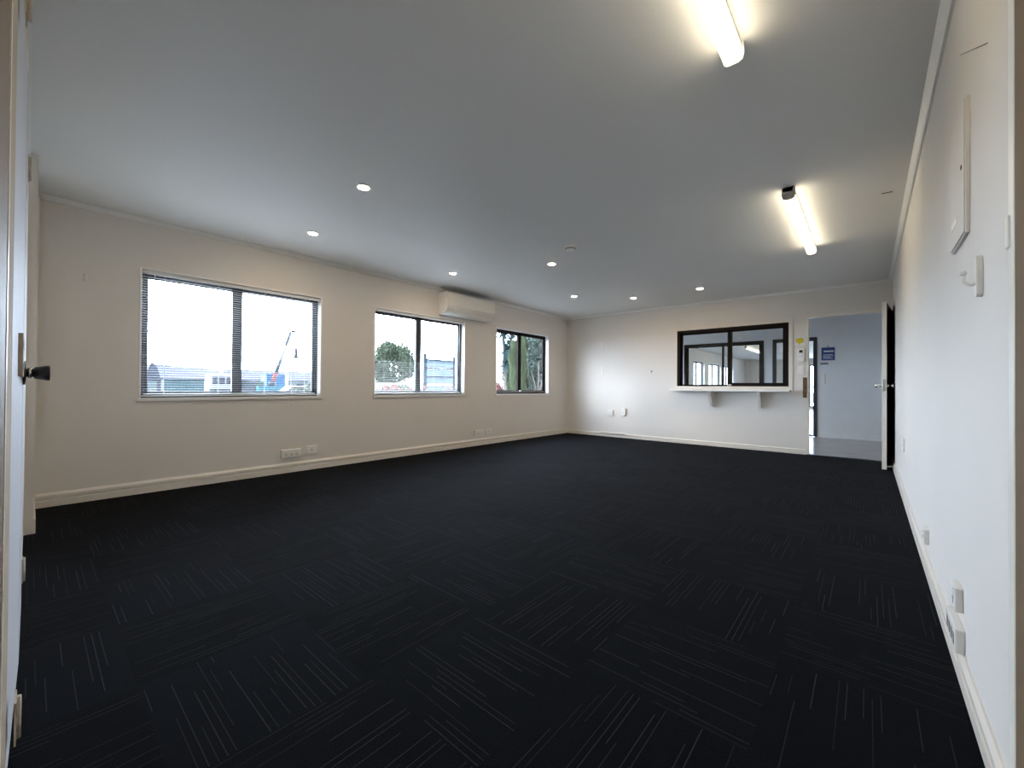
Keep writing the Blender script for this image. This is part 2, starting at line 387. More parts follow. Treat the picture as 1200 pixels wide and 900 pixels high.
# ------------------------------------------------------------------ venetian blinds
def blind(y0, y1, label, nz0, pitch=0.0215, cords=4, tilt=0.0):
    w = y1-y0-0.045
    r = thing('venetian_blind', label, 'blind', (XL-0.030, (y0+y1)/2, SILL), LW)
    h = HEAD-SILL-0.018
    MB().box(-w/2, w/2, -0.0125, 0.0125, h-0.028, h).build('head_rail', 'slat', r, 0.002)
    MB().box(-w/2, w/2, -0.011, 0.011, 0.026, 0.038).build('bottom_rail', 'slat', r, 0.003)
    m = MB(); z = 0.055
    top = nz0 if nz0 else h-0.04
    while z < top:
        pr = [(-0.0125, z-0.0004), (-0.006, z+0.0002), (0, z+0.0004), (0.006, z+0.0002), (0.0125, z-0.0004)]
        pr = [(a, b-a*tilt) for a, b in pr]
        pr = pr + [(a, b-0.0003) for a, b in reversed(pr)]
        m.prism(pr, 0, -w/2, w/2); z += pitch
    m.build('slats', 'slat', r)
    for k in range(cords):
        x = -w/2+w*(0.10+0.80*k/(cords-1))
        MB().tube([(x, 0.0130, 0.03), (x, 0.0130, h-0.02)], 0.0008, 6).tube([(x, -0.0130, 0.03), (x, -0.0130, h-0.02)], 0.0008, 6).build('ladder_cord', 'cord', r)
    return r, w, h
b1, w, h = blind(*WIN[0], 'white slatted blind let down over the window nearest the camera', None)
xc = -(1.870-(WIN[0][0]+WIN[0][1])/2)
MB().tube([(xc, 0.0155, h-0.03), (xc, 0.0160, 0.10), (xc, 0.048, 0.03), (xc, 0.050, -0.045)], 0.0012, 6).build('pull_cord', 'cord', b1)
MB().lathe([(0.0001, 0.0), (0.004, -0.002), (0.007, -0.034), (0.006, -0.040), (0.0001, -0.041)], (xc, 0.050, -0.045), 2, 12).build('cord_tassel', 'whiteplastic', b1)
MB().tube([(w/2-0.08, 0.0165, h-0.03), (w/2-0.08, 0.018, h-0.62)], 0.003, 8).build('tilt_wand', 'whiteplastic', b1)
b2, w, h = blind(*WIN[1], 'white slatted blind with slats only over the lower half, middle window', 0.47, tilt=0.03)
MB().tube([(-w/2+0.09, 0.0165, h-0.03), (-w/2+0.09, 0.018, h-0.68)], 0.003, 8).build('tilt_wand', 'whiteplastic', b2)

# ------------------------------------------------------------------ air conditioner
ac = thing('air_conditioner', 'cream split system air conditioner high between the middle and farthest windows', 'air conditioner', (XL, 4.405, 2.010), LW)
W2 = 0.495
prof = [(0.002, 0.0), (0.085, 0.002), (0.150, 0.030), (0.205, 0.085), (0.215, 0.110), (0.218, 0.285), (0.205, 0.318), (0.185, 0.325), (0.002, 0.325)]
MB().prism(prof, 0, -W2, W2).build('casing', 'acplastic', ac, 0.006, 3)
MB().box(-W2+0.012, W2-0.012, 0.2175, 0.224, 0.112, 0.292).build('front_panel', 'acplastic', ac, 0.003)
MB().prism([(0.155, 0.028), (0.160, 0.024), (0.209, 0.079), (0.205, 0.085)], 0, -W2+0.035, W2-0.12).build('air_louvre', 'acplastic', ac)
MB().box(-W2+0.03, W2-0.03, 0.02, 0.18, 0.3255, 0.330).build('intake_grille', 'slot', ac)
m = MB()
for x in (-0.405, -0.435): m.prism([(0.168, 0.043), (0.172, 0.040), (0.198, 0.069), (0.194, 0.073)], 0, x-0.009, x+0.009)
m.build('indicator_display', 'slot', ac)

# ------------------------------------------------------------------ downlights
def downlight(loc, label, group):
    r = thing('downlight', label, 'downlight', loc, 0, group)
    MB().lathe([(0.037, -0.006), (0.040, -0.009), (0.052, -0.006), (0.055, 0.0), (0.037, 0.0), (0.037, -0.006)]).build('trim_ring', 'white', r)
    MB().lathe([(0.0001, -0.0125), (0.018, -0.0115), (0.031, -0.0075), (0.037, -0.0030)]).build('lamp', 'lamp', r)
    return r
G1 = 'downlights in the room ceiling'
d0 = downlight((-2.788, 1.567, H), 'glowing round downlight nearest the camera, in the middle of the ceiling', G1)
for loc, lab in (((-4.000, 1.735, H), 'glowing round downlight above the nearest window, close to the left cornice'),
                 ((-4.020, 3.500, H), 'glowing round downlight just in front of the air conditioner'),
                 ((-2.815, 3.970, H), 'glowing round downlight beside the smoke detector'),
                 ((-3.535, 5.610, H), 'glowing round downlight nearest the far left corner of the room'),
                 ((-2.865, 6.310, H), 'glowing round downlight before the far wall, left of the reception window'),
                 ((-1.852, 6.314, H), 'glowing round downlight just above the reception window')):
    dup(d0, loc, lab)
o = dup(d0, (0.65, -1.40, H), 'added unseen downlight in the entry lobby, lighting the jamb and door edges'); o['group'] = 'added light of the entry lobby'  # added lamp behind the camera, lights the left jamb and entry door

# ------------------------------------------------------------------ fluorescent battens
def fluoro(y0, y1, x, label, group):
    r = thing('fluorescent_light', label, 'ceiling light', (x, (y0+y1)/2, H), 0, group)
    L2 = (y1-y0)/2
    MB().box(-0.032, 0.032, -L2, L2, -0.036, 0).build('base_tray', 'white', r, 0.003)
    pr = [(-0.034, -0.036), (-0.039, -0.052), (-0.033, -0.073), (-0.018, -0.081), (0.018, -0.081), (0.033, -0.073), (0.039, -0.052), (0.034, -0.036)]
    MB().prism(pr, 1, -L2+0.03, L2-0.008).build('diffuser', 'tube', r)
    pc = [(-0.038, 0), (-0.042, -0.050), (-0.036, -0.076), (-0.019, -0.085), (0.019, -0.085), (0.036, -0.076), (0.042, -0.050), (0.038, 0)]
    MB().prism(pc, 1, -L2, -L2+0.030).build('end_cap', 'capgrey', r, 0.002)
    MB().prism(pc, 1, L2-0.008, L2).build('end_cap', 'white', r, 0.002)
    return r
G2 = 'fluorescent battens of the room'
fluoro(0.30, 1.925, -0.432, 'lit fluorescent batten overhead at the top edge of the photo', G2)
fluoro(3.53, 5.150, -0.435, 'lit fluorescent batten farther along the ceiling, whole, with grey near end cap', G2)
fluoro(15.8, 18.3, -3.15, 'bright fluorescent batten seen through the reception window', 'fluorescent battens of the far room')
fluoro(20.4, 22.9, -1.2, 'added unseen fluorescent batten brightening the end wall of the far room', 'fluorescent battens of the far room')  # added out of view to lift the brightness of the end wall
fluoro(15.8, 18.3, -0.9, 'bright fluorescent batten of the far room, right hand one', 'fluorescent battens of the far room')

# ------------------------------------------------------------------ smoke detector, motion sensor
sd = thing('smoke_detector', 'white round smoke detector with dark vent on the ceiling', 'smoke detector', (-2.300, 3.610, H))
MB().lathe([(0.0001, -0.012), (0.060, -0.012), (0.066, -0.008), (0.066, 0.0)]).build('mounting_plate', 'whiteplastic', sd)
MB().lathe([(0.052, -0.012), (0.052, -0.022), (0.046, -0.040), (0.030, -0.048), (0.0001, -0.050)], (-0.02, -0.01, 0)).build('sensor_body', 'whiteplastic', sd)
m = MB()
m.lathe([(0.0505, -0.026), (0.0530, -0.027), (0.0515, -0.034), (0.0480, -0.034)], (-0.02, -0.01, 0)); m.build('vent_band', 'slot', sd)
ms = thing('motion_sensor', 'small white motion sensor high in the far left corner', 'sensor', (XL+0.055, YF, 2.315), FW)
MB().prism([(-0.022, 0), (0.022, 0), (0.022, 0.030), (0.012, 0.045), (-0.012, 0.045), (-0.022, 0.030)], 2, -0.045, 0.045).build('sensor_housing', 'whiteplastic', ms, 0.004)
MB().prism([(-0.016, 0.040), (0.016, 0.040), (0.010, 0.050), (-0.010, 0.050)], 2, -0.030, 0.010).build('lens', 'paper', ms, 0.002)

# ------------------------------------------------------------------ wall plates
def outlet(name, label, loc, rz, w=0.115, h=0.075, t=0.011, holes=2, switches=2, group=None, cat='power outlet', mat='whiteplastic'):
    r = thing(name, label, cat, loc, rz, group)
    MB().box(-w/2, w/2, 0, t, -h/2, h/2).build('plate', mat, r, 0.003)
    for k in range(holes):
        x = (k-(holes-1)/2)*w*0.8/max(holes, 1)
        MB().box(x-0.010, x-0.006, t-0.002, t+0.0006, -0.014, 0.000).box(x+0.006, x+0.010, t-0.002, t+0.0006, -0.014, 0.000).box(x-0.002, x+0.002, t-0.002, t+0.0006, -0.026, -0.016).build('socket', 'slot', r)
    for k in range(switches):
        x = (k-(switches-1)/2)*w*0.8/max(switches, 1)
        MB().box(x-0.006, x+0.006, t-0.001, t+0.003, h*0.14, h*0.14+0.016).build('rocker', mat, r, 0.001)
    return r
def jack(name, label, loc, rz, w=0.085, h=0.085, t=0.012, cat='data outlet', port=(0.012, 0.012)):
    r = thing(name, label, cat, loc, rz)
    MB().box(-w/2, w/2, 0, t, -h/2, h/2).build('plate', 'whiteplastic', r, 0.004)
    MB().box(-port[0]/2, port[0]/2, t-0.002, t+0.0008, -port[1]/2, port[1]/2).build('port', 'slot', r)
    return r
GO = 'outlets on the left wall'
outlet('power_outlet', 'wide double power outlet under the nearest window, left of a square plate', (XL, 1.868, 0.208), LW, 0.205, 0.085, 0.028, 3, 3)
jack('data_outlet', 'square data outlet under the nearest window, right of the wide power outlet', (XL, 2.092, 0.222), LW, 0.115, 0.092, 0.012)
outlet('power_outlet', 'wide power outlet low on the left wall between middle and farthest windows', (XL, 4.756, 0.205), LW, 0.205, 0.085, 0.028, 3, 3)
jack('data_outlet', 'square data outlet low on the left wall, right of the farther power outlet', (XL, 4.985, 0.210), LW, 0.155, 0.088, 0.012)
outlet('power_outlet', 'power outlet on the far wall with shaded side, left one of two', (-3.795, YF, 0.468), FW, 0.115, 0.105, 0.030, 1, 1)
outlet('power_outlet', 'taller power outlet on the far wall, right one of two', (-3.520, YF, 0.495), FW, 0.085, 0.14, 0.030, 1, 1)
# low trunking run into the far skirting
MBt = MB().box(-0.26, 0.26, 0, 0.024, 0, 0.030)
o = MBt.build('cable_trunking', 'trim', None, 0.002); o.location = (-3.745, YF-0.011, 0.062); o.rotation_euler = (0, 0, FW)
tag(o, 'short cable trunking on the far skirting below two outlets', 'trunking')
# two pale strips left by a removed conduit
for z0, z1, lab in ((1.705, 1.875, 'short pale batten on the sunlit far wall, upper one'), (1.235, 1.375, 'short pale batten on the sunlit far wall, lower one')):
    o = MB().box(-0.014, 0.014, 0, 0.008, z0, z1).build('wall_batten', 'cream', None, 0.002); o.location = (-3.985, YF, 0); o.rotation_euler = (0, 0, FW)
    tag(o, lab, 'batten')
# little screw hook
hk = thing('screw_hook', 'tiny metal hook alone on the far wall left of the reception window', 'hook', (-2.985, YF, 1.255), FW)
MB().lathe([(0.0001, 0.010), (0.012, 0.009), (0.015, 0.0)], (0, 0, 0), 1, 12).build('rose', 'steel', hk)
MB().tube([(0, 0.008, 0), (0, 0.025, -0.004), (0, 0.030, -0.018), (0, 0.020, -0.030), (0, 0.012, -0.024)], 0.003, 8).build('hook', 'greyplastic', hk)

# ------------------------------------------------------------------ reception window in the far wall
rw = shell_root('window_4', 'dark framed sliding reception window in the far wall', 'window', ((RX0+RX1)/2, YF, RZ0), FW)
w2 = (RX1-RX0)/2; hh = RZ1-RZ0
m = MB(); m.ring(-w2-0.050, w2+0.050, -0.0, hh+0.052, 0.052, 0.0, 0.012)
m.build('architrave', 'trim', rw, 0.002)
MB().ring(-w2, w2, 0, hh, 0.048, -0.098, 0.010).build('window_frame', 'bronze', rw, 0.002)
xm = -(-1.700-(RX0+RX1)/2)
for a, b, yy, rail in ((xm-0.03, w2-0.046, -0.055, 0.034), (-w2+0.046, xm+0.034, -0.030, 0.062)):
    m = MB()
    m.box(a, a+0.034, yy-0.012, yy+0.012, 0.046, hh-0.046); m.box(b-0.034, b, yy-0.012, yy+0.012, 0.046, hh-0.046)
    m.box(a, b, yy-0.012, yy+0.012, 0.046, 0.046+rail); m.box(a, b, yy-0.012, yy+0.012, hh-0.076, hh-0.046)
    s = m.build('sash', 'bronze', rw, 0.002)
    MB().box(a+0.02, b-0.02, yy-0.002, yy+0.002, 0.06, hh-0.06).build('pane', 'glass', s)
MB().box(xm-0.03, xm+0.03, -0.016, -0.004, 0.052, 0.085).build('latch', 'steel', rw, 0.003)

sh = thing('reception_shelf', 'narrow white shelf on two wedge brackets below the reception window', 'shelf', (-1.725, YF, 0.905), FW)
MB().box(-0.862, 0.862, 0.0, 0.205, 0.0, 0.028).build('shelf_board', 'white', sh, 0.004)
for x in (0.235, -0.460):
    MB().prism([(0.0125, 0.0), (0.180, 0.0), (0.185, -0.018), (0.045, -0.245), (0.0, -0.250), (0.0, 0.0)], 0, x-0.024, x+0.024).build('bracket', 'trim', sh, 0.003)

# second sliding window and glazed door in the office back wall
ow = shell_root('window_5', 'dark framed inner window seen through the reception window', 'window', ((IX0+IX1)/2, YB, 0.94), FW)
w2 = (IX1-IX0)/2; hh = 1.985-0.94
MB().ring(-w2, w2, 0, hh, 0.055, -0.10, 0.014).build('window_frame', 'bronze', ow, 0.002)
for a, b, yy in ((-0.04, w2-0.05, -0.055), (-w2+0.05, 0.0, -0.030)):
    m = MB(); m.box(a, a+0.04, yy-0.012, yy+0.012, 0.05, hh-0.05); m.box(b-0.04, b, yy-0.012, yy+0.012, 0.05, hh-0.05)
    m.box(a, b, yy-0.012, yy+0.012, 0.05, 0.085); m.box(a, b, yy-0.012, yy+0.012, hh-0.08, hh-0.05)
    s = m.build('sash', 'bronze', ow, 0.002)
    MB().box(a+0.02, b-0.02, yy-0.002, yy+0.002, 0.06, hh-0.06).build('pane', 'glass', s)
gd = shell_root('door_1', 'dark framed glazed door in the office back wall, left of the blue notice', 'door', ((GX0+GX1)/2, YB, 0), FW)
w2 = (GX1-GX0)/2
m = MB(); m.box(-w2, -w2+0.035, -0.10, 0.012, 0, 1.99); m.box(w2-0.035, w2, -0.10, 0.012, 0, 1.99); m.box(-w2, w2, -0.10, 0.012, 1.95, 1.99)
m.build('door_frame', 'alu', gd, 0.002)
m = MB(); m.ring(-w2+0.035, w2-0.035, 0.008, 1.95, 0.030, -0.06, -0.02)
lf = m.build('door_leaf', 'alu', gd, 0.002)
MB().box(-w2+0.055, w2-0.055, -0.043, -0.037, 0.03, 1.93).build('pane', 'glass', lf)
MB().tube([(-w2+0.052, -0.02, 1.0), (-w2+0.052, 0.03, 1.0), (-w2+0.15, 0.035, 1.0)], 0.009, 10).build('lever_handle', 'steel', lf)

# ------------------------------------------------------------------ far doorway, its leaf and what is on the wall beside it
m = MB()
m.box(DX0-0.022, DX0+0.012, -0.008+YF, YF+0.10, 0, DZ+0.012)
m.box(DX0, DX1, -0.008+YF, YF+0.10, DZ-0.012, DZ+0.022); m.box(DX1-0.012, XR, -0.008+YF, YF+0.10, 0, DZ+0.012)
shell('trim_9', m, 'trim', 'cream door lining of the far doorway', 'jamb')
shell('trim_10', MB().box(DX0-0.01, DX1+0.01, YF-0.02, YF+0.10, 0, 0.006), 'alu', 'dark threshold strip of the far doorway', 'threshold')
# leaf: hinge on the right jamb, swung into the room almost against the right wall
hx, hy = 0.206, YF-0.015
fx, fy = 0.126, 6.560
ang = math.atan2(fy-hy, fx-hx); Lf = math.hypot(fx-hx, fy-hy)
dl = shell_root('door_2', 'dark brown door with cream edge, open against the right wall', 'door', (hx, hy, 0), ang)
# local x runs from hinge to free edge; local +y faces the right wall
MB().box(0, Lf-0.003, 0.003, 0.036, 0.012, 1.985).build('door_leaf', 'darkdoor', dl, 0.002)
MB().box(Lf-0.003, Lf+0.002, -0.002, 0.040, 0.012, 1.985).build('edge_lipping', 'trim', dl, 0.001)['label'] = 'cream front edge of the door'
MB().box(0, Lf-0.003, -0.002, 0.003, 0.012, 1.985).build('face_panel', 'trim', dl)['label'] = 'cream hall side of the door'
for s_ in (1, -1):
    y0 = 0.040 if s_ > 0 else -0.003
    k = MB()
    k.lathe([(0.0001, 0.0), (0.026, 0.0), (0.026, 0.006*s_), (0.011, 0.010*s_), (0.010, 0.030*s_), (0.020, 0.038*s_), (0.026, 0.050*s_), (0.024, 0.062*s_), (0.012, 0.068*s_), (0.0001, 0.068*s_)], (Lf-0.06, y0-0.004*s_, 0.998), 1, 20)
    k.build('door_knob', 'steel', dl)
MB().box(Lf+0.0015, Lf+0.004, 0.008, 0.030, 0.93, 1.07).build('latch_plate', 'steel', dl)
for z in (0.22, 0.99, 1.76):
    MB().tube([(0.0, 0.046, z-0.05), (0.0, 0.046, z+0.05)], 0.007, 10).build('hinge', 'black', dl)
ds = thing('door_stop', 'white door stop rod at the floor behind the open far door', 'door stop', (XR-0.016, 6.60, 0.045), RW)
MB().lathe([(0.0001, 0.0), (0.018, 0.0), (0.016, 0.006), (0.007, 0.008), (0.007, 0.055)], (0, 0, 0), 1, 14).build('rod', 'white', ds)
MB().lathe([(0.007, 0.055), (0.011, 0.056), (0.011, 0.066), (0.0001, 0.068)], (0, 0, 0), 1, 14).build('tip', 'whiteplastic', ds)

# strike plate on the jamb
sp = thing('strike_plate', 'tall brown strike plate on the left jamb of the far doorway', 'strike plate', (DX0-0.030, YF, 0.975), FW)
MB().box(-0.024, 0.024, 0, 0.014, -0.150, 0.145).build('plate', 'brass', sp, 0.002)
MB().box(-0.022, -0.008, 0.0125, 0.0150, -0.03, 0.03).build('latch_slot', 'slot', sp)
# yellow sticker
st = thing('wall_sticker', 'yellow sign on white card above the intercom, right of the reception window', 'sign', (-0.760, YF, 1.655), FW)
MB().box(-0.062, 0.062, 0, 0.002, -0.062, 0.068).build('backing_card', 'paper', st)
MB().prism([(-0.048, 0.030), (-0.028, 0.046), (0.034, 0.046), (0.050, 0.030), (0.050, -0.012), (0.024, -0.030), (0.006, -0.056), (-0.012, -0.034), (-0.048, -0.020)], 1, 0.0015, 0.0035).build('yellow_shape', 'yellow', st)
# intercom
ic = thing('wall_controller', 'white wall controller with small dark screen below the yellow sign', 'controller', (-0.748, YF, 1.452), FW)
MB().box(-0.045, 0.045, 0, 0.030, -0.100, 0.100).build('housing', 'whiteplastic', ic, 0.005)
MB().box(-0.024, 0.018, 0.0295, 0.0315, 0.030, 0.068).build('screen', 'black', ic, 0.001)
MB().box(-0.024, 0.018, 0.0295, 0.0320, -0.04, -0.015).build('button', 'paper', ic, 0.001)
ls = thing('light_switch', 'white light switch plate below the wall controller, beside the far doorway', 'light switch', (-0.748, YF, 1.225), FW)
MB().box(-0.045, 0.045, 0, 0.012, -0.068, 0.068).build('plate', 'whiteplastic', ls, 0.003)
for z in (0.03, 0.0, -0.03): MB().box(-0.010, 0.010, 0.0115, 0.0155, z-0.011, z+0.011).build('rocker', 'whiteplastic', ls, 0.001)
# things on the hall wall
nb = thing('blue_notice', 'blue notice with white lines on the hall wall', 'sign', (-0.597, YB, 1.655), FW)
MB().box(-0.105, 0.105, 0, 0.006, -0.135, 0.120).build('board', 'blue', nb, 0.001)
MB().lathe([(0.0001, 0.010), (0.010, 0.008), (0.012, 0.0)], (0, 0, 0.145), 1, 12).build('hanging_pin', 'slot', nb)
MB().box(-0.092, 0.070, 0.0055, 0.0070, 0.028, 0.058).build('heading_band', 'paper', nb)
m = MB()
for k, ln in enumerate((0.150, 0.165, 0.120, 0.155)): m.box(0.078-ln, 0.078, 0.0055, 0.0068, -0.028-k*0.025, -0.018-k*0.025)
m.build('printed_lines', 'paper', nb)
cl = thing('card_holder', 'small dark holder with card under the blue notice', 'holder', (-0.655, YB, 1.450), FW)
MB().box(-0.062, 0.062, 0, 0.022, -0.012, 0.026).build('holder', 'greyplastic', cl, 0.003)
MB().box(-0.080, 0.060, 0, 0.003, -0.075, -0.030).build('card', 'paper', cl)
jack('wall_plate', 'white blank plate pair on the hall wall, right of the glazed door', (-0.640, YB, 1.15), FW, 0.12, 0.26, 0.010, 'wall plate', (0.006, 0.20))

# ------------------------------------------------------------------ right wall things
outlet('power_outlet', 'small raised power outlet low on the right wall, farther than the white box', (XR, 3.085, 0.185), RW, 0.098, 0.078, 0.020, 1, 1)
outlet('power_outlet', 'tall white power outlet on the right wall just above the white connection box', (XR, 2.065, 0.247), RW, 0.085, 0.080, 0.020, 1, 1)
cb = thing('connection_box', 'large white connection box on the right skirting with dark sockets', 'outlet box', (XR, 2.085, 0.126), RW)
MB().box(-0.100, 0.100, 0, 0.024, -0.039, 0.039).build('housing', 'whiteplastic', cb, 0.004)
for x in (-0.069, -0.023, 0.023, 0.069):
    MB().box(x-0.013, x+0.013, 0.0235, 0.0252, -0.020, 0.016).build('socket_face', 'greyplastic', cb, 0.001)
outlet('power_outlet', 'flush double plate on the right wall near the open far door', (XR, 5.07, 0.465), RW, 0.24, 0.115, 0.010, 1, 1)
pn = thing('cabinet_panel', 'tall shallow white cabinet mounted on the right wall above the hook', 'wall cabinet', (XR, 2.035, 1.440), RW)
MB().box(-0.140, 0.140, 0, 0.010, 0, 0.430).build('cabinet_body', 'wall', pn, 0.002)
MB().box(-0.135, 0.135, 0.0100, 0.0140, 0.005, 0.425).build('cabinet_door', 'wall', pn, 0.0015)
MB().box(-0.01, 0.10, 0.0138, 0.0150, 0.070, 0.092).build('name_strip', 'cream', pn)
MB().box(-0.105, -0.095, 0.0135, 0.0160, 0.215, 0.228).build('keyhole', 'slot', pn)

wh = thing('coat_hook', 'white plastic wall hook with sideways arm below the cabinet', 'hook', (XR, 1.715, 1.270), RW)
MB().prism([(-0.012, -0.055), (-0.005, -0.062), (0.005, -0.062), (0.012, -0.055), (0.014, 0.010), (0.008, 0.052), (-0.008, 0.052), (-0.014, 0.010)], 1, 0, 0.014).build('back_plate', 'whiteplastic', wh, 0.003)
MB().tube([(0.0, 0.008, -0.022), (0.0, 0.022, -0.026), (0.004, 0.034, -0.018), (0.006, 0.037, 0.004)], 0.0048, 10).build('hook_arm', 'whiteplastic', wh)
MB().lathe([(0.0001, -0.009), (0.006, -0.007), (0.009, 0.0), (0.006, 0.007), (0.0001, 0.009)], (0.006, 0.037, 0.010), 2, 12).build('hook_tip', 'white', wh)
o = MB().tube([(0.211, 0.001, 0.110), (-0.205, 0.001, -0.115)], 0.0016, 6).build('wall_wire', 'greyplastic')
o.location = (XR, 1.85, 1.985); o.rotation_euler = (0, 0, RW); tag(o, 'thin dark wire lying slanted high on the right wall above the cabinet', 'wire')
o = MB().tube([(-0.03, 0, 0), (0.03, 0, 0)], 0.003, 6).build('ceiling_screw', 'slot'); o.location = (0.105, 4.09, H-0.002)
tag(o, 'tiny dark fixing on the ceiling near the farther fluorescent batten', 'fixing')
o = MB().prism([(-0.012, 0), (0.012, 0), (0.009, 0.010), (-0.009, 0.010)], 2, -0.030, 0.030).build('adhesive_hook', 'wall', None, 0.002)
o.location = (XL, 0.280, 1.813); o.rotation_euler = (0, 0, LW); tag(o, 'small painted stub on the left wall between corner and nearest window', 'hook')

# entry door leaf, open along the right wall beside the camera
ed = shell_root('door_3', 'brown entry door open beside the camera at the right edge', 'door', (NX1, YN, 0), 0)
MB().box(0.004, 0.040, 0.02, 0.792, 0.010, 2.02).build('door_leaf', 'tan', ed, 0.001)
MB().box(0.0030, 0.041, 0.792, 0.818, 0.010, 2.02).build('edge_lipping', 'cream', ed, 0.002)['label'] = 'cream leading edge of the door'
MB().box(0.0005, 0.012, 0.806, 0.8215, 1.126, 1.166).build('latch', 'cream', ed, 0.002)
for z in (0.2, 1.0, 1.8): MB().tube([(0.0, 0.014, z-0.05), (0.0, 0.014, z+0.05)], 0.006, 8).build('hinge', 'hinge', ed)

# white double doors in the near wall (left edge of the picture)
cd = shell_root('door_4', 'pair of glossy white cupboard doors at the left edge with black knob', 'door', (-2.15, YN, 0), 0)
MB().box(-0.60, -0.002, 0.0004, 0.0035, 0.012, 2.00).build('door_leaf', 'gloss', cd)
# the nearer leaf stands a touch ajar, swung into the cupboard at its hinge side
MB().prism([(0.002, 0.0030), (0.640, -0.0085), (0.640, -0.0135), (0.002, -0.0020)], 2, 0.012, 2.00).build('door_leaf', 'gloss', cd)
for x in (-0.605, 0.605):
    for z in (0.10, 1.83):
        h = MB().box(x-0.034, x+0.034, 0.003, 0.0065, z, z+0.10).tube([(x, 0.0085, z), (x, 0.0085, z+0.10)], 0.0055, 10)
        h.build('hinge', 'hinge', cd)
        MB().box(x-0.02, x+0.02, 0.0064, 0.0070, z+0.018, z+0.032).box(x-0.02, x+0.02, 0.0064, 0.0070, z+0.062, z+0.076).build('screw_row', 'slot', cd)
MB().box(0.10, 0.36, -0.0060, 0.0060, 0.970, 1.090).build('rim_plate', 'beige', cd, 0.001)
MB().box(0.16, 0.30, 0.0058, 0.0066, 1.052, 1.072).box(0.16, 0.30, 0.0058, 0.0066, 0.990, 1.010).build('keep_slot', 'slot', cd)
kn = MB().lathe([(0.0001, 0.0), (0.040, 0.0), (0.040, 0.005), (0.014, 0.007), (0.014, 0.022), (0.020, 0.026), (0.026, 0.056), (0.024, 0.060), (0.0001, 0.060)], (0.02, 0.0035, 0.985), 1, 20)
kn.build('door_knob', 'black', cd)
MB().lathe([(0.0145, 0.010), (0.018, 0.010), (0.018, 0.018), (0.0145, 0.018)], (0.02, 0.0035, 0.985), 1, 20).build('knob_collar', 'steel', cd)

# ================================================================== OUTDOORS
tag(MB().box(-260, XL-WT-0.02, -60, 220, GROUND-0.1, GROUND).build('ground', 'ground'), 'pale open yard outside the windows', 'ground', None, 'structure')
CZ = 0.949
def at(D, dy, dz=0.0): return Vector((-D, dy*D, CZ+dz*D))

def leaf_mass(mb, c, rad, n, size, rng, shape=1.0, hollow=0.55):
    for _ in range(n):
        while True:
            p = Vector((rng.uniform(-1, 1), rng.uniform(-1, 1), rng.uniform(-1, 1)))
            if hollow < p.length < 1: break
        q = Vector((c[0]+p.x*rad[0], c[1]+p.y*rad[1], c[2]+p.z*rad[2]))
        a = Vector((rng.gauss(0, 1), rng.gauss(0, 1), rng.gauss(0, 1))).normalized()
        b = a.orthogonal().normalized(); s = size*rng.uniform(0.6, 1.3)
        k = a.cross(b)
        mb.add([q-a*s, q-b*s*0.45+k*s*0.1, q+a*s, q+b*s*0.45+k*s*0.1], [(0, 1, 2, 3)])

def tree(name, label, cat, base, trunk_h, rad, blobs, n, size, mat, seed, group=None, trunk_r=0.12, spread=0.62):
    rng = random.Random(seed)
    r = thing(name, label, cat, base, 0, group)
    cz = trunk_h
    MB().tube([(0, 0, -0.05), (0.03*rad[0], 0.02*rad[1], trunk_h*0.5), (0, 0, trunk_h+rad[2]*0.4)], [trunk_r*1.25, trunk_r, trunk_r*0.5], 10).build('trunk', 'bark', r)
    m = MB()
    leaf_mass(m, (0, 0, cz), (rad[0]*0.75, rad[1]*0.75, rad[2]*0.75), n//3, size, rng)
    for _ in range(blobs):
        d = Vector((rng.gauss(0, 1), rng.gauss(0, 1), rng.gauss(0, 0.9))).normalized()
        c = (d.x*rad[0]*spread, d.y*rad[1]*spread, cz+d.z*rad[2]*spread)
        leaf_mass(m, c, (rad[0]*0.38, rad[1]*0.38, rad[2]*0.36), n//blobs, size, rng, hollow=0.4)
    m.build('foliage', mat, r)
    return r

def wheel(parent, x, y, z, r, t):
    MB().lathe([(0.0001, -t/2), (r*0.9, -t/2), (r, -t*0.3), (r, t*0.3), (r*0.9, t/2), (0.0001, t/2)], (x, y, z), 0, 20).build('wheel', 'tyre', parent)

# --- arched shed with teal side, 70 m off
D = 70.0
y0, y1, y2 = 0.1350*D, 0.1585*D, 0.262*D
shed = thing('arched_shed', 'teal walled shed with arched grey gable outside the nearest window', 'shed', (-D, y1, GROUND))
wdt = y1-y0
arc = [(-wdt/2*1.0+0, 0)] ; rise = 4.35
prof = [(-wdt, 0), (-wdt, 2.2)]
for k in range(1, 10):
    t = k/10; prof.append((-wdt+wdt*0.5*t, 2.2+(rise-2.2)*math.sin(t*PI/2)))
prof.append((-wdt/2, rise))
for k in range(9, 0, -1):
    t = k/10; prof.append((-wdt*0.5*t, 2.2+(rise-2.2)*math.sin(t*PI/2)))
prof += [(0, 2.2), (0, 0)]
MB().prism(prof, 0, -9, 0).build('gable_hall', 'gable', shed)
MB().box(0.0, 0.06, -wdt*0.8, -wdt*0.25, 0, 1.9).build('gable_door', 'palecladding', shed)
m = MB(); n = 40
for k in range(n):
    a = (y2-y1)*k/n
    m.box(-0.5, 0.0 if k % 2 else -0.06, a, a+(y2-y1)/n, 0, 2.35)
m.build('side_wall', 'teal', shed)
m = MB(); m.box(0.0, 0.05, 0.0, 0.28, 0, 2.3); m.build('corner_post', 'outwhite', shed)
Ls = y2-y1
segs = 5
for k in range(segs):
    a, b = Ls*k/segs, Ls*(k+1)/segs-0.12
    MB().prism([(0.25, 2.3), (-3.6, 4.25-0.10*k), (-3.7, 4.15-0.10*k), (0.1, 2.2)], 1, a-0.9*(1), b).build('roof_bay', 'roof', shed)

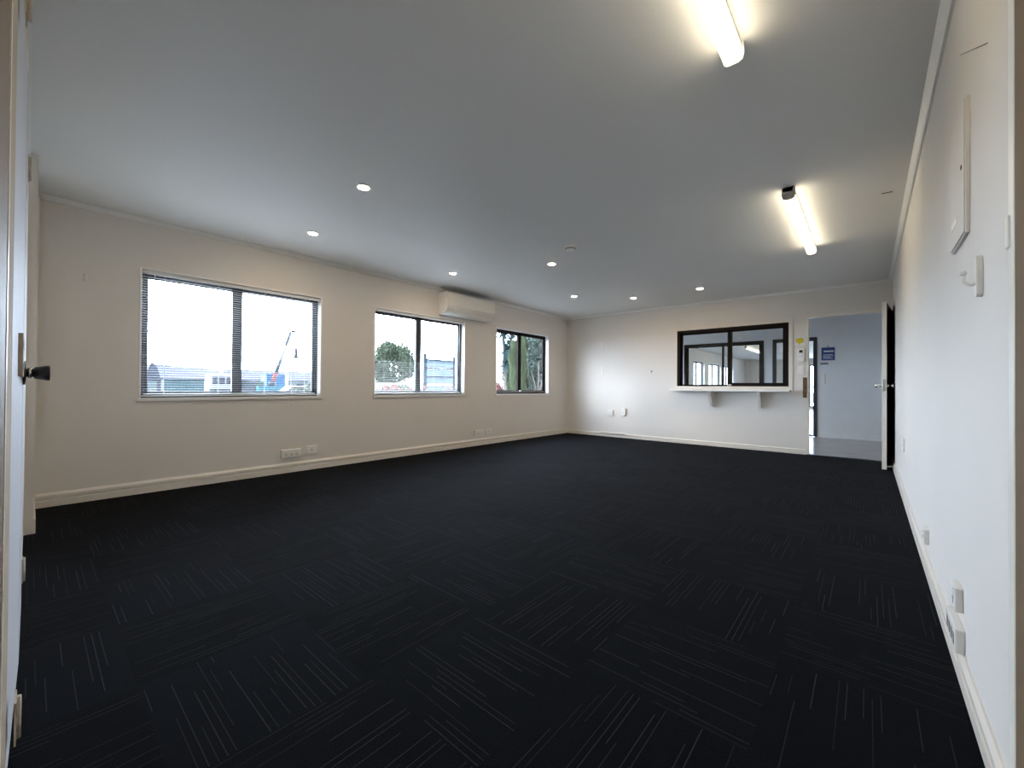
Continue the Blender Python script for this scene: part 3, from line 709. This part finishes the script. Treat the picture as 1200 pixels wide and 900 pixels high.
# --- white truck in front of the shed
D = 58.0
tk = thing('truck', 'white truck parked before the teal shed', 'truck', (-D, 0.2515*D, GROUND))
s = 1.0
MB().prism([(-1.30, 0.7), (1.35, 0.7), (1.42, 1.6), (1.15, 2.75), (-1.20, 2.80), (-1.30, 1.6)], 0, -1.1, 1.1).build('cab', 'outwhite', tk, 0.08)
for a, b in ((-1.0, -0.45), (-0.35, 0.20), (0.35, 0.95)):
    MB().box(1.10, 1.14, a, b, 1.62, 2.45).build('cab_window', 'outdark', tk, 0.03)
MB().box(-1.0, 1.0, 1.40, 3.2, 0.75, 1.15).build('tray', 'outdark', tk, 0.02)
MB().box(-1.0, 1.0, 1.6, 2.9, 1.15, 1.75).build('load', 'gable', tk, 0.05)
MB().box(1.05, 1.15, -1.3, 1.3, 0.75, 1.05).build('bumper', 'signgrey', tk, 0.02)
for y in (-0.8, 0.9, 2.6): wheel(tk, 1.0, y, 0.5, 0.5, 0.3)

# --- long low building and boxes, right half of the nearest window
D = 92.0
lb = thing('long_building', 'long low pale building with lavender grey roof behind the crane truck', 'building', (-D, 0.298*D, GROUND))
Lb = (0.47-0.272)*D
MB().box(-8, 0, -2.4, Lb, 0, 2.75).build('wall', 'palecladding', lb)
MB().prism([(0.4, 2.55), (-4, 4.6), (-8.4, 2.55), (-8.4, 2.4), (0.4, 2.4)], 1, -2.6, Lb+0.2).build('roof', 'roof', lb)
for k in range(5): MB().box(0.0, 0.05, 3.0+k*3.2, 4.6+k*3.2, 0.9, 1.9).build('window', 'outdark', lb)
def container(name, label, D, d0, d1, h, mat, dep=2.4, z=0.0, ribs=16):
    a, b = d0*D, d1*D
    r = thing(name, label, 'container', (-D, (a+b)/2, GROUND+z))
    W = (b-a)/2; m = MB()
    for k in range(ribs):
        p, q = -W+2*W*k/ribs, -W+2*W*(k+1)/ribs
        m.box(-dep, 0.0 if k % 2 else -0.05, p, q, 0.06, h-0.06)
    m.build('side_panels', mat, r)
    for q in (h-0.1, 0.0): MB().box(-dep, 0.03, -W-0.03, W+0.03, q, q+0.1).build('rail', mat, r)
    for q in (-W-0.04, W-0.10): MB().box(-0.1, 0.04, q, q+0.14, 0, h).build('corner_post', mat, r)
    return r
container('shipping_container', 'bright blue container at the foot of the crane boom', 66.0, 0.338, 0.3745, 3.15, 'container')
container('shipping_container', 'low turquoise container in front of the bright blue one', 54.0, 0.322, 0.372, 1.42, 'tealbox')
container('site_hut', 'low dark grey hut left of the turquoise container', 49.0, 0.286, 0.316, 1.85, 'signgrey')['category'] = 'hut'
pp = thing('light_pole', 'white post right of the crane boom outside the nearest window', 'post', at(50.0, 0.3805, 0)*1.0)
pp.location = (-50.0, 0.3790*50, GROUND)
MB().tube([(0, 0, 0), (0, 0, 2.9)], 0.16, 12).build('post', 'outwhite', pp); MB().lathe([(0.0001, 3.0), (0.2, 2.95), (0.2, 2.88), (0.0001, 2.88)]).build('cap', 'outwhite', pp)

# --- crane truck with raised boom
D = 61.0
cr = thing('crane_truck', 'crane truck with tall slanting red and white boom', 'crane', (-D, 0.347*D, GROUND))
MB().box(-1.2, 1.2, -1.9, 1.9, 0.55, 1.35).build('chassis', 'signgrey', cr, 0.05)
MB().prism([(-2.7, 0.6), (-1.1, 0.6), (-1.1, 2.0), (-2.3, 2.0), (-2.7, 1.4)], 0, -1.1, 1.1).build('cab', 'shrubdark', cr, 0.06)
for y in (-1.9, 0.3, 1.4): wheel(cr, 1.1, y, 0.5, 0.5, 0.3)
p0 = Vector((0, 0.1, 1.7)); p1 = Vector((0, 0.387*D-0.347*D, CZ+0.124*D-GROUND))
q = lambda t: p0.lerp(p1, t)
MB().tube([(0, 0.1, 1.3), (0, 0.1, 2.0)], 0.45, 12).build('turntable', 'signgrey', cr)
for k, (a, b, rr, mt) in enumerate(((0.0, 0.20, 0.30, 'red'), (0.19, 0.45, 0.25, 'signgrey'), (0.44, 0.72, 0.20, 'outwhite'), (0.71, 0.98, 0.19, 'signgrey'))):
    MB().tube([q(a), q(b)], rr, 8).build('boom_section', mt, cr)
tip = q(1.0)
MB().tube([q(0.965), tip+Vector((0, 0.25, 0.1)), tip+Vector((0, 0.75, -0.25))], 0.17, 8).build('boom_head', 'signgrey', cr)
MB().tube([tip+Vector((0, 0.7, -0.2)), tip+Vector((0, 0.7, -2.3))], 0.03, 6).build('hoist_rope', 'signgrey', cr)
MB().tube([tip+Vector((0, 0.7, -2.3)), tip+Vector((0, 0.7, -3.7))], [0.22, 0.28], 8).build('hook_block', 'outdark', cr)

# --- cars and shrubs at the right end of the nearest window
def car(label, D, dy, mat, L=3.9):
    r = thing('car', label, 'car', (-D, dy*D, GROUND), 0, 'cars in the yard')
    pr = [(-L/2, 0.35), (L/2, 0.35), (L/2, 0.80), (L*0.30, 0.92), (L*0.16, 1.42), (-L*0.22, 1.45), (-L*0.36, 0.95), (-L/2, 0.85)]
    MB().prism(pr, 0, -0.85, 0.85).build('body', mat, r, 0.06)
    MB().prism([(L*0.24, 0.95), (L*0.13, 1.34), (-L*0.19, 1.36), (-L*0.30, 0.97)], 0, 0.84, 0.87).build('side_window', 'outdark', r)
    for y in (-L*0.31, L*0.31): wheel(r, 0.80, y, 0.32, 0.32, 0.2)
    return r
car('white car parked behind the white post', 44.0, 0.402, 'outwhite')
car('red car parked among shrubs at the right end of the nearest window', 47.0, 0.437, 'red')
tree('yard_shrub', 'dark shrub at the right end of the nearest window', 'shrub', (-38, 0.446*38, GROUND), 1.2, (0.9, 1.0, 1.2), 7, 1100, 0.11, 'leafgreen', 3)
tree('yard_shrub', 'low shrub before the parked white car', 'shrub', (-30, 0.413*30, GROUND), 0.75, (0.7, 0.9, 0.7), 7, 900, 0.09, 'leafpale', 4)
tree('yard_shrub', 'low shrub before the parked red car', 'shrub', (-28, 0.432*28, GROUND), 0.70, (0.6, 0.7, 0.65), 7, 800, 0.08, 'shrubdark', 5)
# distant tree line
for k, (D, dy, h, w_, lab) in enumerate(((150, 0.125, 5.2, 5.0, 'distant pale tree left of the arched shed'), (160, 0.285, 4.6, 9.0, 'distant low tree behind the mullion of the nearest window'), (150, 0.46, 5.2, 6.0, 'distant tree at the right edge of the nearest window'))):
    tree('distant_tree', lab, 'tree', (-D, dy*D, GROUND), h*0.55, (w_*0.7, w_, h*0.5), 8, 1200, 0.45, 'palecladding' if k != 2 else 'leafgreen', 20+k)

# --- middle window: round tree, van, flowering plants, slatted sign frame
tree('broadleaf_tree', 'large round leafy tree outside the middle window', 'tree', (-40, 0.657*40, GROUND), 3.75, (2.5, 2.95, 3.05), 16, 9000, 0.17, 'leafgreen', 11, trunk_r=0.2)
vn = thing('van', 'white van behind the garden plants outside the middle window', 'van', (-31.0, 0.640*31, GROUND))
MB().prism([(-2.1, 0.35), (2.2, 0.35), (2.3, 0.95), (1.75, 1.15), (1.25, 1.75), (-2.05, 1.80)], 0, -0.9, 0.9).build('body', 'outwhite', vn, 0.06)
MB().box(0.89, 0.92, -0.2, 1.1, 1.10, 1.58).build('side_window', 'outdark', vn)
for y in (-1.35, 1.45): wheel(vn, 0.85, y, 0.33, 0.33, 0.2)
D = 20.0
sf = thing('sign_frame', 'grey post frame with pale blue panels and dark rails outside the middle window', 'sign', (-D, 0.822*D, GROUND))
W2 = (0.878-0.763)*D/2; ht = 3.15
for nm, y, hgt, rr in (('post', -W2, ht+0.28, 0.085), ('post', W2, ht+0.20, 0.065)):
    MB().box(-0.08, 0.08, y-rr, y+rr, 0, hgt).build('post', 'signgrey', sf, 0.01)
    MB().prism([(-0.09, y-rr-0.01), (0.09, y-rr-0.01), (0.09, y+rr+0.01), (-0.09, y+rr+0.01)], 2, hgt, hgt+0.03).build('post_cap', 'signgrey', sf)
MB().box(-0.09, -0.07, -W2+0.17, -W2+0.24, 0.2, ht).build('brace', 'signgrey', sf)
for k in range(5):
    zt = ht-0.0-k*0.50
    MB().box(-0.05, 0.05, -W2+0.08, W2-0.06, zt-0.085, zt).build('rail', 'signgrey', sf)
    if k < 4: MB().box(-0.02, 0.01, -W2+0.13, W2-0.08, zt-0.495, zt-0.09).build('panel', 'signpanel', sf)

def flax(name, label, cat, base, n, ln, mat, seed, flowers=0, fmat='flower'):
    rng = random.Random(seed); r = thing(name, label, cat, base)
    m = MB()
    for _ in range(n):
        a = rng.uniform(0, 2*PI); tilt = rng.uniform(0.08, 0.75); L = ln*rng.uniform(0.6, 1.05); w = 0.028*rng.uniform(0.7, 1.2)
        d = Vector((math.cos(a), math.sin(a), 0)); sd_ = Vector((-d.y, d.x, 0))
        pts = []
        for k in range(5):
            t = k/4; rr = L*(math.sin(tilt)*t+0.18*t*t); zz = L*(math.cos(tilt)*t-0.30*tilt*t*t*t)
            pts.append((d*rr+Vector((0, 0, zz+0.02)), w*(1-t**2*0.95)))
        vs = []
        for p, ww in pts: vs += [p-sd_*ww, p+sd_*ww]
        m.add(vs, [(2*k, 2*k+1, 2*k+3, 2*k+2) for k in range(4)])
    m.build('leaves', mat, r)
    if flowers:
        m = MB()
        for _ in range(flowers):
            a = rng.uniform(0, 2*PI); rad = rng.uniform(0.05, 0.55)*ln; z = ln*rng.uniform(0.75, 1.15)
            p = Vector((math.cos(a)*rad, math.sin(a)*rad, z))
            m.tube([(p.x*0.4, p.y*0.4, 0.1), (p.x*0.9, p.y*0.9, z*0.7), p], 0.008, 5)
            leaf_mass(m, p, (0.06, 0.06, 0.09), 14, 0.05, rng, hollow=0.1)
        m.build('flowers', fmat, r)
    return r
for k, (D, dy, ln, mt, fl, lab) in enumerate((
    (11.2, 0.617, 1.45, 'flax', 16, 'pink flowering flax at the left end of the middle window'),
    (14.8, 0.655, 1.35, 'leafpale', 10, 'pale strappy plant left of the middle window mullion'),
    (12.0, 0.712, 1.35, 'flax', 6, 'olive flax plant just left of the middle window mullion'),
    (16.2, 0.762, 1.50, 'leafpale', 4, 'strappy plant at the foot of the left sign post'),
    (13.2, 0.828, 1.20, 'leafpale', 8, 'low strappy plant before the pale blue panels'),
    (17.2, 0.880, 1.35, 'flax', 6, 'olive plant at the foot of the right sign post'))):
    flax('flax_plant', lab, 'plant', (-D, dy*D, GROUND), 90, ln, mt, 40+k, fl)
tree('garden_shrub', 'bushy pale shrub below the round tree', 'shrub', (-20, 0.690*20, GROUND), 0.95, (0.8, 0.9, 0.9), 8, 1500, 0.07, 'leafpale', 51)
tree('garden_shrub', 'bushy pale shrub right of the framed panels', 'shrub', (-22, 0.895*22, GROUND), 1.05, (0.8, 0.9, 1.0), 8, 1200, 0.08, 'leafpale', 52)

# --- farthest window: cabbage tree, column conifer, tangled shrubs
def cabbage_tree(base, label, heads, seed):
    rng = random.Random(seed); r = thing('cabbage_tree', label, 'tree', base)
    for c in heads:
        c = Vector(c)
        MB().tube([(0, 0, 0), (c.x*0.3, c.y*0.3, c.z*0.55), (c.x, c.y, c.z)], [0.09, 0.07, 0.04], 8).build('trunk', 'bark', r)
        m = MB()
        for _ in range(110):
            d = Vector((rng.gauss(0, 1), rng.gauss(0, 1), rng.gauss(0.25, 0.75))).normalized(); L = rng.uniform(0.5, 0.8)
            sd_ = d.cross(Vector((0, 0, 1))); sd_ = sd_.normalized() if sd_.length > 0.05 else Vector((1, 0, 0))
            vs = []
            for k in range(4):
                t = k/3; p = c+d*L*t-Vector((0, 0, 0.22*t*t*L)); w = 0.024*(1-t*0.9); vs += [p-sd_*w, p+sd_*w]
            m.add(vs, [(2*k, 2*k+1, 2*k+3, 2*k+2) for k in range(3)])
        m.build('leaf_head', 'cabbage', r)
    return r
D = 9.0
cabbage_tree((-D, 1.135*D, GROUND), 'blue green cabbage tree at the left of the farthest window',
             [(0.0, 0.0, 2.75), (0.2, -0.25, 2.25), (-0.1, 0.32, 3.1), (0.1, 0.5, 2.5), (-0.1, -0.1, 3.3)], 61)
def conifer(base, label, h, rad, n, mat, seed):
    rng = random.Random(seed); r = thing('column_conifer', label, 'conifer', base)
    MB().tube([(0, 0, 0), (0, 0, h*0.9)], [0.07, 0.02], 8).build('trunk', 'bark', r)
    m = MB()
    for _ in range(n):
        t = rng.random()**0.8; z = 0.15+t*(h-0.15); a = rng.uniform(0, 2*PI); rr = rad*(1-0.75*t**2.2)*rng.uniform(0.4, 1.0)*(1+0.28*math.sin(3*a+z*5+seed)+0.22*math.sin(z*11+2*a))
        p = Vector((rr*math.cos(a), rr*math.sin(a), z)); d = Vector((math.cos(a)*0.35, math.sin(a)*0.35, 1)).normalized()
        s_ = Vector((-math.sin(a), math.cos(a), 0)); L = rng.uniform(0.09, 0.2)
        m.add([p-d*L*0.5, p-s_*0.035, p+d*L, p+s_*0.035], [(0, 1, 2, 3)])
    m.build('foliage', mat, r); return r
conifer((-7.6, 1.172*7.6, GROUND), 'lime green column conifer behind the left pane of the farthest window', 2.72, 0.21, 2600, 'conifer', 71)
conifer((-7.9, 1.222*7.9, GROUND), 'lime green column conifer just right of the farthest window mullion', 3.3, 0.20, 2600, 'conifer', 72)
tree('tall_shrub', 'dark tangled tall shrub with bare stems in the right pane of the farthest window', 'shrub', (-9.6, 1.335*9.6, GROUND), 2.35, (0.7, 0.95, 2.0), 14, 5200, 0.09, 'shrubdark', 81, trunk_r=0.06)
st_ = thing('bare_stems', 'pale bare forked stems before the dark shrub, farthest window', 'stems', (-7.7, 1.318*7.7, GROUND))
MB().tube([(0, 0, 0), (0.0, 0.02, 0.7), (0.02, -0.03, 1.25)], [0.05, 0.045, 0.04], 8).build('main_stem', 'bark', st_)
for b in ((0.05, 0.30, 2.05), (-0.08, -0.20, 1.95), (0.0, 0.06, 2.3)):
    MB().tube([(0.02, -0.03, 1.2), (0.02+b[0]*0.5, b[1]*0.42, 1.2+(b[2]-1.2)*0.4), b], [0.034, 0.026, 0.012], 8).build('fork', 'bark', st_)
tree('background_tree', 'dark dense tree filling the view behind the farthest window shrubs', 'tree', (-17, 1.34*17, GROUND), 3.0, (2.4, 3.3, 3.6), 14, 8000, 0.16, 'shrubdark', 83)
tree('garden_shrub', 'low rusty flowering shrub at the left foot of the farthest window', 'shrub', (-9.5, 1.088*9.5, GROUND), 1.0, (0.4, 0.42, 0.75), 8, 1500, 0.05, 'flower', 84)

# ================================================================== LIGHT
GLOW, GPOW, SKYMAX, SKYMIN = Vector((-1.0, 0.08, 0.25)), 2.0, 23.5, 3.5
W = bpy.data.worlds.new('sky'); S.world = W; W.use_nodes = True
nt = W.node_tree; bg = nt.nodes['Background']
tc = nt.nodes.new('ShaderNodeTexCoord'); sx = nt.nodes.new('ShaderNodeSeparateXYZ'); nt.links.new(tc.outputs['Generated'], sx.inputs[0])
rp = nt.nodes.new('ShaderNodeValToRGB'); nt.links.new(sx.outputs[2], rp.inputs['Fac'])
e = rp.color_ramp.elements; e[0].position = 0.0; e[0].color = (0.75, 0.88, 1.10, 1); e[1].position = 0.35; e[1].color = (0.77, 0.89, 1.10, 1)
nz = nt.nodes.new('ShaderNodeTexNoise'); nz.inputs['Scale'].default_value = 3.5; nz.inputs['Detail'].default_value = 5
nt.links.new(tc.outputs['Generated'], nz.inputs['Vector'])
mp = nt.nodes.new('ShaderNodeMapRange'); nt.links.new(nz.outputs['Fac'], mp.inputs['Value'])
mp.inputs['From Min'].default_value = 0.35; mp.inputs['From Max'].default_value = 0.65; mp.inputs['To Min'].default_value = 0.85; mp.inputs['To Max'].default_value = 1.1
# hazy glow on the sun's side of the sky, dimmer on the opposite side
dt = nt.nodes.new('ShaderNodeVectorMath'); dt.operation = 'DOT_PRODUCT'
nt.links.new(tc.outputs['Generated'], dt.inputs[0]); dt.inputs[1].default_value = GLOW.normalized()
gm = nt.nodes.new('ShaderNodeMapRange'); nt.links.new(dt.outputs['Value'], gm.inputs['Value'])
gm.inputs['From Min'].default_value = -1; gm.inputs['From Max'].default_value = 1; gm.inputs['To Min'].default_value = 0; gm.inputs['To Max'].default_value = 1
gp = nt.nodes.new('ShaderNodeMath'); gp.operation = 'POWER'; nt.links.new(gm.outputs[0], gp.inputs[0]); gp.inputs[1].default_value = GPOW
ga = nt.nodes.new('ShaderNodeMath'); ga.operation = 'MULTIPLY_ADD'; nt.links.new(gp.outputs[0], ga.inputs[0]); ga.inputs[1].default_value = SKYMAX-SKYMIN; ga.inputs[2].default_value = SKYMIN
gs = nt.nodes.new('ShaderNodeMath'); gs.operation = 'MULTIPLY'; nt.links.new(ga.outputs[0], gs.inputs[0]); nt.links.new(mp.outputs[0], gs.inputs[1])
nt.links.new(rp.outputs['Color'], bg.inputs['Color']); nt.links.new(gs.outputs[0], bg.inputs['Strength'])

sun = bpy.data.lights.new('sun', 'SUN'); sun.energy = 0.45; sun.angle = math.radians(9); sun.color = (1.0, 0.94, 0.86)
so = bpy.data.objects.new('sun', sun); COL.objects.link(so)
so.rotation_euler = Vector((0.75, 1.0, -0.38)).to_track_quat('-Z', 'Y').to_euler(); so.location = (-20, -20, 12)
# sampling portals in the window openings (give no light of their own)
for k, (a, b) in enumerate(WIN+FARWIN):
    pl = bpy.data.lights.new('window_portal', 'AREA'); pl.shape = 'RECTANGLE'; pl.size = b-a; pl.size_y = HEAD-SILL
    pl.cycles.is_portal = True
    o = bpy.data.objects.new('window_portal', pl); COL.objects.link(o); o.location = (XL-WT+0.005, (a+b)/2, (SILL+HEAD)/2)
    o.rotation_euler = Vector((1, 0, 0)).to_track_quat('-Z', 'Z').to_euler()

# ================================================================== CAMERA
F, yaw, pitch, roll, cz = 485.25, 0.710306, 0.00764493, 0.00712417, 0.94852
f = Vector((-math.sin(yaw)*math.cos(pitch), math.cos(yaw)*math.cos(pitch), math.sin(pitch)))
r = Vector((math.cos(yaw), math.sin(yaw), 0)); u = r.cross(f)
r2 = r*math.cos(roll)+u*math.sin(roll); u2 = u*math.cos(roll)-r*math.sin(roll)
cam = bpy.data.cameras.new('camera'); cam.sensor_width = 36; cam.lens = F/1200*36; cam.clip_start = 0.005; cam.clip_end = 600
co = bpy.data.objects.new('camera', cam); COL.objects.link(co)
co.matrix_world = Matrix(((r2.x, u2.x, -f.x, 0), (r2.y, u2.y, -f.y, 0), (r2.z, u2.z, -f.z, cz), (0, 0, 0, 1)))
S.camera = co

S.view_settings.view_transform = 'Standard'; S.view_settings.look = 'None'
S.view_settings.exposure = 0.53; S.view_settings.gamma = 1.0; S.view_settings.use_curve_mapping = False
cy = S.cycles
cy.max_bounces = 14; cy.diffuse_bounces = 8; cy.glossy_bounces = 4; cy.transparent_max_bounces = 24; cy.transmission_bounces = 8
cy.use_denoising = True; cy.sample_clamp_indirect = 8.0; cy.caustics_reflective = False; cy.caustics_refractive = False
